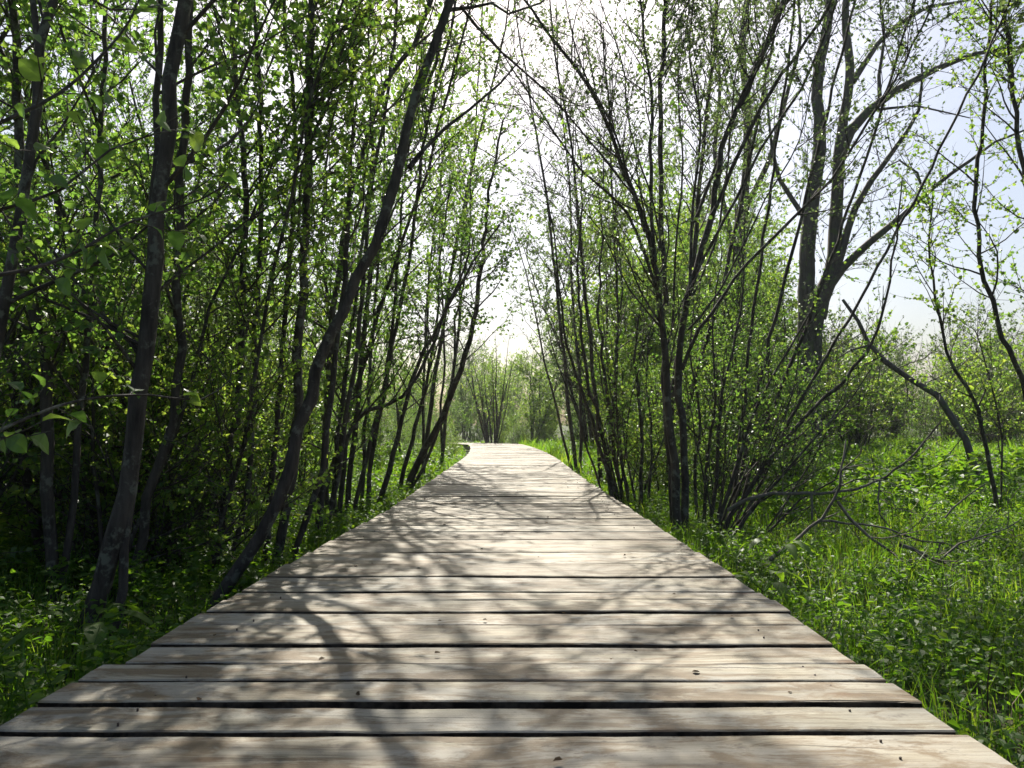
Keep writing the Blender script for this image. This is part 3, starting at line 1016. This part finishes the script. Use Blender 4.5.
# centre, beyond the turn
protoB = vase('dark_stemmed_shrub', 13, 4.2, .22, .05, bd=2.4, l1=1.0, ds=5, t0=.3, lab='dark many stemmed shrub straight beyond the end of the boardwalk', cat='shrub',
              lmat=M_LEAF_Y, leaf=.07, rich=False, sides=6, lsp=.08)
protoB.location = (-.75, 28.6, GZ)
build_tree('dark_stemmed_shrub', [(tr([(596, 446), (612, 400), (616, 350), (612, 320), (606, 290)], 24), .07, .02),
                                  (tr([(600, 446), (622, 410), (630, 360), (640, 320)], 24.3), .05, .02)],
           'twin dark stems seen past the clump at the right plank edge', 'shrub', bd=3, l1=1.2, l2=.4, leaf=.07, lsp=.08, rich=False, sides=6, t0=.3, lmat=M_LEAF_Y)
fill('far', 40, (-14, 12, 33, 56), 2.0, .5, .8, 'light green tree of the woodland edge beyond the end of the boardwalk', 'tree',
     'trees beyond the end of the boardwalk')
fill('bush', 34, (-7, 9, 28.5, 38), 1.0, .6, 1.0, 'low green bush closing the view beyond the end of the boardwalk', 'bush', 'bushes beyond the end of the boardwalk')
fill('far', 12, (-26, -9, 22, 40), 2.2, .5, .75, 'tall light green tree behind the left thicket', 'tree', 'trees behind the left thicket')
fill('far', 28, (8, 34, 30, 52), 2.2, .40, .62, 'greyish green tree in the distant belt beyond the right meadow', 'tree', 'trees beyond the right meadow')
fill('dry', 46, (6, 34, 20, 38), 1.3, .75, 1.1, 'brownish half bare shrub in the belt beyond the right meadow', 'shrub', 'half bare shrubs beyond the right meadow',
     cond=lambda x, y: x > .36 * y)
fill('bush', 9, (3, 22, 17, 27), 1.2, .7, 1.1, 'green bush along the far rim of the right meadow', 'bush', 'bushes on the far rim of the meadow',
     cond=lambda x, y: x > .16 * y)
fill('far', 10, (2.2, 12, 17, 26), 1.9, .75, 1.1, 'tall fine twigged tree rising behind the vase shaped tree', 'tree', 'tall trees behind the vase shaped tree',
     cond=lambda x, y: .10 * y < x < .36 * y)
fill('far', 40, (-45, 50, 50, 85), 4, .6, .95, 'distant pale tree on the skyline behind everything', 'tree', 'skyline trees')

put('slim', 4.7, 5.8, .9, 'leafy alder added to shade the grass, reaching in at the right edge', 'tree', variant=2)  # added with its trunk out of view, to throw shade on the near grass
# leafy plants one can tell from the grass
def herb_plant(h, n, size, mat):
    root = empty('meadow_plant')
    T = Tubes()
    for i in range(4):
        P = branch(np.array([0, 0, -.05]), np.array([rng.normal(0, .25), rng.normal(0, .25), 1]), h * rng.uniform(.7, 1.1), 5, .02, .08)
        T.add(P, np.linspace(.005, .002, len(P)), 5)
    V, Q = T.arrays()
    mk('stem', V, [Q], [mat], smooth=True, parent=root)
    m = n
    az = rng.uniform(0, 6.28, m)
    z = h * rng.uniform(.15, 1, m)
    rr = rng.uniform(.02, .12, m) * (1.5 - z / h * .6)
    P = np.stack([np.cos(az) * rr, np.sin(az) * rr, z], 1)
    D = np.stack([np.cos(az), np.sin(az), rng.uniform(-.5, .35, m)], 1) + rng.standard_normal((m, 3)) * .15
    N = np.array([0, 0, 1.]) + rng.standard_normal((m, 3)) * .3
    LV, LF = leaf_arrays(P, D, N, size * rng.uniform(.6, 1.3, m), .36, .3, True)
    mk('leaves', LV, [LF], [mat], parent=root)
    return root


protos['plant'] = [herb_plant(.55, 60, .10, M_HERB), herb_plant(.45, 44, .12, M_HERB), herb_plant(.7, 76, .085, M_HERB)]
fill('plant', 44, (2.2, 9, 7.2, 12), .33, .6, 1.05, 'broad leaved green plant in the sunny patch of the right meadow', 'plant',
     'leafy plants in the right meadow', cond=lambda x, y: .34 * y < x < .68 * y)
fill('plant', 9, (1.15, 2.4, 2.6, 6), .28, .3, .5, 'leafy plant in the shade close to the right plank edge', 'plant', 'plants by the right plank edge')
fill('plant', 16, (-4.5, -1.25, 2.4, 6), .3, .35, .6, 'dark leafy plant on the woodland floor by the left plank edge', 'plant', 'plants by the left plank edge')
fill('plant', 18, (-2.6, -1.2, 9, 20), .4, .6, 1.0, 'bright leafy plant along the far left plank edge', 'plant', 'plants by the far left plank edge')


def dock(px, py, Y, n, L, lab, seed_dir=0.0):
    p = at(px, py, Y)
    root = empty('dock_plant', tuple(p))
    tag(root, lab, 'plant')
    for i in range(n):
        a = seed_dir + i * 2.4
        d = np.array([math.cos(a), math.sin(a), .9])
        B = branch(np.zeros(3), d, L * .55, 4, .0, .08)
        T = Tubes()
        T.add(B, np.linspace(.004, .002, len(B)), 5)
        dd = unit(B[-1] - B[-2])
        side = unit(np.cross(dd, [0, 0, 1]))
        V, Q = T.arrays()
        # blade: a bent strip with a raised fold
        m = 7
        t = np.linspace(0, 1, m)
        wdt = L * .16 * np.sin(np.pi * np.clip(t * .93 + .05, 0, 1)) ** .8
        horiz = unit(dd * [1, 1, 0])
        c = B[-1] + np.outer(t * L * .75, horiz) + np.outer(L * (.35 * t - .65 * t ** 2), [0, 0, 1])
        l = c - side * wdt[:, None] + [0, 0, .25 * L * .1]
        r = c + side * wdt[:, None] + [0, 0, .25 * L * .1]
        W = np.stack([l, c, r], 1).reshape(-1, 3)
        ii = np.arange(m - 1)[:, None] * 3
        q = np.concatenate([ii + np.array([[0, 1, 4, 3]]), ii + np.array([[1, 2, 5, 4]])]) + len(V)
        mk('leaf', np.concatenate([V, W]), [Q, q], [M_HERB], smooth=True, parent=root)


dock(778, 556, 4.6, 6, .20, 'dock plant with long drooping leaves, beside the right plank edge under the forked branch')
dock(764, 592, 3.9, 5, .2, 'small broad leaved dock close to the right plank edge')
dock(85, 640, 2.9, 6, .22, 'dark dock plant with big leaves at the foot of the stout alder', .7)

# sprays of leaves reaching in close to the lens, from branches of a tree beside the camera
root = empty('hazel_tree', (-2.05, 1.15, GZ))
tag(root, 'hazel at the left edge whose big blurred leaves reach in close', 'tree')
o0 = np.array([-2.05, 1.15, GZ])
st = [(np.array([[0, 0, -.05], [.02, .05, .8], [.0, .15, 1.6], [.1, .3, 2.6], [.2, .4, 3.6]]), .03, .012)]
lims = [
    tr([(-150, 190, 1.6), (0, 123, 1.75), (60, 93, 1.85), (97, 60, 1.9), (130, 20, 2.0), (150, -30, 2.1)], 2),
    tr([(-140, 260, 1.55), (0, 210, 1.7), (60, 190, 1.8), (110, 150, 1.9), (170, 130, 2.0)], 2),
    tr([(-160, 290, 1.6), (0, 275, 1.75), (70, 255, 1.9), (130, 222, 2.1), (200, 200, 2.2), (240, 175, 2.3)], 2),
    tr([(-120, 40, 1.6), (0, -10, 1.7), (60, -20, 1.8), (110, 10, 1.9), (160, 5, 2.0)], 2),
    tr([(-130, 500, 1.6), (0, 430, 1.9), (80, 400, 2.1), (150, 395, 2.3), (200, 400, 2.4), (230, 380, 2.5)], 2)]
T = Tubes()
P = resample(st[0][0], .1)
T.add(P, np.linspace(.03, .012, len(P)), 8, .05)
LP, LD, LL = [], [], []
for li in lims:
    Q_ = np.array(li) - o0
    s0 = st[0][0][min(4, 2 + int(Q_[0][2] > 1.6))]
    src = np.array([0.05, .2, min(3.4, max(.4, Q_[0][2] - .25))])
    C = resample(np.vstack([src, Q_]), .06)
    T.add(C, np.linspace(.009, .0022, len(C)), 5)
    nC = len(C)
    for k in range(int(nC * .28), nC, 1):
        if rng.random() < .6:
            td = unit(C[min(k + 1, nC - 1)] - C[k - 1])
            B = branch(C[k], td * .6 + perp(td) * .7, rng.uniform(.05, .22), 3, 0, .2)
            T.add(B, np.linspace(.002, .0011, 4), 4)
            for q in range(int(rng.integers(2, 4))):
                LP.append(B[1 + q % 3])
                LD.append(unit(B[-1] - B[0]))
V, Q = T.arrays()
mk('trunk', V, [Q], [M_BARK], smooth=True, parent=root)
LP, LD = np.array(LP), np.array(LD)
m = len(LP)
D = LD * .6 + rng.standard_normal((m, 3)) * .55 + [0, 0, -.3]
N = np.array([0, -.2, 1.]) + rng.standard_normal((m, 3)) * .5
LV, LF = leaf_arrays(LP, D, N, .055 * rng.uniform(.6, 1.25, m), .40, .25, 2)
mk('crown', LV, [LF], [M_LEAF], parent=root)

# ------------------------------------------------------------------ grass and undergrowth (uncountable)
def shade_side(x):
    return x < -1


def scatter(n, xr, yr, pw=1.0):
    """points denser near the camera"""
    u = rng.random(n)
    y = yr[0] + (yr[1] - yr[0]) * u ** pw
    x = rng.uniform(xr[0], xr[1], n)
    return x, y


def grass(name, n, xr, yr, pw, hh, wd, lab, mat, clump=0.0, dens=None):
    x, y = scatter(n, xr, yr, pw)
    # clumpy
    cl = np.sin(x * 3.1 + np.sin(y * 2.3) * 1.7) * np.sin(y * 2.7 + np.sin(x * 1.9) * 2) + .5 * np.sin(x * 7.3 + y * 5.1)
    ok = ~on_walk(x, y, .01) & (rng.random(n) < .55 + .35 * cl)
    if dens is not None:
        ok &= rng.random(n) < dens(x, y)
    x, y, cl = x[ok], y[ok], cl[ok]
    m = len(x)
    z = ground_z(x, y)
    dist = np.hypot(x, y)
    H = rng.uniform(hh[0], hh[1], m) * (1 + .25 * cl) * rng.uniform(.6, 1.2, m)
    az = rng.uniform(0, 2 * math.pi, m)
    lean = rng.uniform(.1, .75, m)
    dv = np.stack([np.cos(az), np.sin(az), np.zeros(m)], 1)
    fa = rng.uniform(0, math.pi, m)
    sd = np.stack([np.cos(fa), np.sin(fa), np.zeros(m)], 1)
    Wd = (wd * rng.uniform(.6, 1.3, m) * np.clip(dist / 5, 1, 5))[:, None]
    P = np.stack([x, y, z - .01], 1)
    H = H[:, None]
    lean = lean[:, None]
    up = np.array([0, 0, 1.0])
    p1 = P + up * H * .55 + dv * H * lean * .22
    p2 = P + up * H * (.95 - .25 * lean) + dv * H * lean * .8
    V = np.stack([P - sd * Wd, P + sd * Wd, p1 - sd * Wd * .85, p1 + sd * Wd * .85, p2], 1).reshape(-1, 3)
    b = np.arange(m)[:, None] * 5
    o = mk(name, V, [b + np.array([[0, 1, 3, 2]]), b + np.array([[2, 3, 4]])], [mat])
    return tag(o, lab, None, None, 'stuff')


def herbs(name, n, xr, yr, pw, hh, rad, leafn, size, lab, mat, dens=None, lw=.36, rich=True):
    x, y = scatter(n, xr, yr, pw)
    ok = ~on_walk(x, y, .04)
    if dens is not None:
        ok &= rng.random(n) < dens(x, y)
    x, y = x[ok], y[ok]
    m = len(x)
    z = ground_z(x, y)
    dist = np.hypot(x, y)
    H = rng.uniform(hh[0], hh[1], m)
    sc = np.clip(dist / 7, 1, 2.2)
    tilt = rng.standard_normal((m, 2)) * .12
    k = leafn
    t = rng.uniform(.25, 1, (m, k))
    az = rng.uniform(0, 2 * math.pi, (m, k))
    rr = rad * rng.uniform(.1, 1, (m, k)) * sc[:, None]
    ca, sa = np.cos(az), np.sin(az)
    P = np.stack([x[:, None] + tilt[:, :1] * t + rr * .5 * ca, y[:, None] + tilt[:, 1:] * t + rr * .5 * sa, z[:, None] + H[:, None] * t], -1)
    D = np.stack([ca, sa, rng.uniform(-.4, .5, (m, k))], -1)
    N = np.array([0, 0, 1.0]) + rng.standard_normal((m, k, 3)) * .4
    L = size * rng.uniform(.5, 1.3, (m, k)) * sc[:, None]
    LV, LF = leaf_arrays(P.reshape(-1, 3), D.reshape(-1, 3), N.reshape(-1, 3), L.ravel(), lw, .3, rich)
    # stems
    r = (.0016 * sc)[:, None]
    a = np.stack([x, y, z - .02], 1)
    b = np.stack([x + tilt[:, 0], y + tilt[:, 1], z + H], 1)
    ex, ey = np.array([1, 0, 0]), np.array([0, 1, 0])
    SV = np.stack([a + r * ex, a - r * .5 * ex + r * .86 * ey, a - r * .5 * ex - r * .86 * ey,
                   b + r * ex, b - r * .5 * ex + r * .86 * ey, b - r * .5 * ex - r * .86 * ey], 1).reshape(-1, 3)
    bb = np.arange(m)[:, None] * 6
    SQ = np.concatenate([bb + np.array([[0, 1, 4, 3]]), bb + np.array([[1, 2, 5, 4]]), bb + np.array([[2, 0, 3, 5]])])
    o = mk(name, np.concatenate([SV, LV]), [SQ, LF + len(SV)], [mat, mat], [0, 1])
    return tag(o, lab, None, None, 'stuff')


def meadow(x, y):      # open meadow density on the right
    return np.clip((x - .9) / .5, .25, 1)


grass('grass', 210000, (1.0, 13), (.6, 14), 1.25, (.08, .25), .0021, 'tall fresh green meadow grass right of the boardwalk', M_GRASS)
grass('grass', 90000, (.3, 26), (13.5, 34), 1.0, (.2, .5), .0026, 'bright far meadow grass beyond the shrubs on the right', M_GRASS)
grass('grass', 50000, (-6, -1.0), (1, 12), 1.1, (.08, .24), .0026, 'shaded grass between the trees left of the boardwalk', M_GRASS)
grass('grass', 36000, (-14, -.9), (11, 32), 1.0, (.15, .40), .0026, 'sunlit grass at the far left edge of the boardwalk', M_GRASS)
herbs('undergrowth', 9000, (-7, -1.0), (1, 12), 1.2, (.05, .28), .10, 16, .034, 'leafy green undergrowth on the woodland floor at left', M_HERB)
herbs('undergrowth', 9500, (1.0, 8), (1, 9), 1.2, (.06, .24), .09, 14, .030, 'low leafy herbs among the grass at right', M_HERB,
      dens=lambda x, y: np.clip(.25 + .8 * (np.sin(x * 1.7 + 1) * np.sin(y * 1.3) > .1) + (x < 1.7) * .5, 0, 1))
herbs('undergrowth', 7000, (1.2, 20), (9, 34), 1.0, (.15, .42), .12, 12, .036, 'thick bright herbs covering the far meadow', M_HERB, rich=False)
herbs('undergrowth', 2500, (-16, -1.0), (12, 32), 1.0, (.2, .4), .12, 12, .036, 'leafy herbs beside the far left of the boardwalk', M_HERB, rich=False)

# dry scales and bits of last year's leaves lying on the planks
n = 70
x, y = rng.uniform(-1.0, .95, n), 1.3 + 8 * rng.random(n) ** 1.3
P = np.stack([x, y, np.full(n, .006)], 1)
a = rng.uniform(0, 6.28, n)
D = np.stack([np.cos(a), np.sin(a), np.full(n, .05)], 1)
N = np.array([0, 0, 1.]) + rng.standard_normal((n, 3)) * .35
LV, LF = leaf_arrays(P, D, N, rng.uniform(.006, .022, n), .35, .5, True)
ml = NT('dry_leaf')
gl = ml.n('ShaderNodeNewGeometry').outputs['Random Per Island']
M_DRY = ml.done(ml.pbsdf(ml.ramp(gl, [(0, (.05, .03, .015)), (.6, (.16, .10, .05)), (1, (.42, .36, .26))]), .8, .2))
tag(mk('leaf_litter', LV, [LF], [M_DRY]), 'dry brown leaf bits and bud scales scattered on the planks', None, None, 'stuff')
# old straw and dead stalks between the fresh blades
grass('dead_grass', 9000, (1.0, 10), (1, 13), 1.1, (.10, .34), .0022, 'dry straw coloured stalks among the green meadow grass', M_DRY)

# thin spring haze: one closed box of even air round the camera and everything seen; the sky lies outside it
hz = NT('haze_air')
pv = hz.n('ShaderNodeVolumePrincipled')
pv.inputs['Color'].default_value = (.90, .94, 1.0, 1)
pv.inputs['Density'].default_value = HAZE
pv.inputs['Anisotropy'].default_value = 0.4
hz.l(pv.outputs[0], hz.out.inputs['Volume'])
V = np.array([[x, y, z] for z in (-2.0, 24.0) for y in (-12.0, 110.0) for x in (-70.0, 70.0)])
q = np.array([[0, 2, 3, 1], [4, 5, 7, 6], [0, 1, 5, 4], [2, 6, 7, 3], [0, 4, 6, 2], [1, 3, 7, 5]])
tag(mk('haze', V, [q], [hz.m]), 'thin bright haze softening the far trees', None, None, 'stuff')
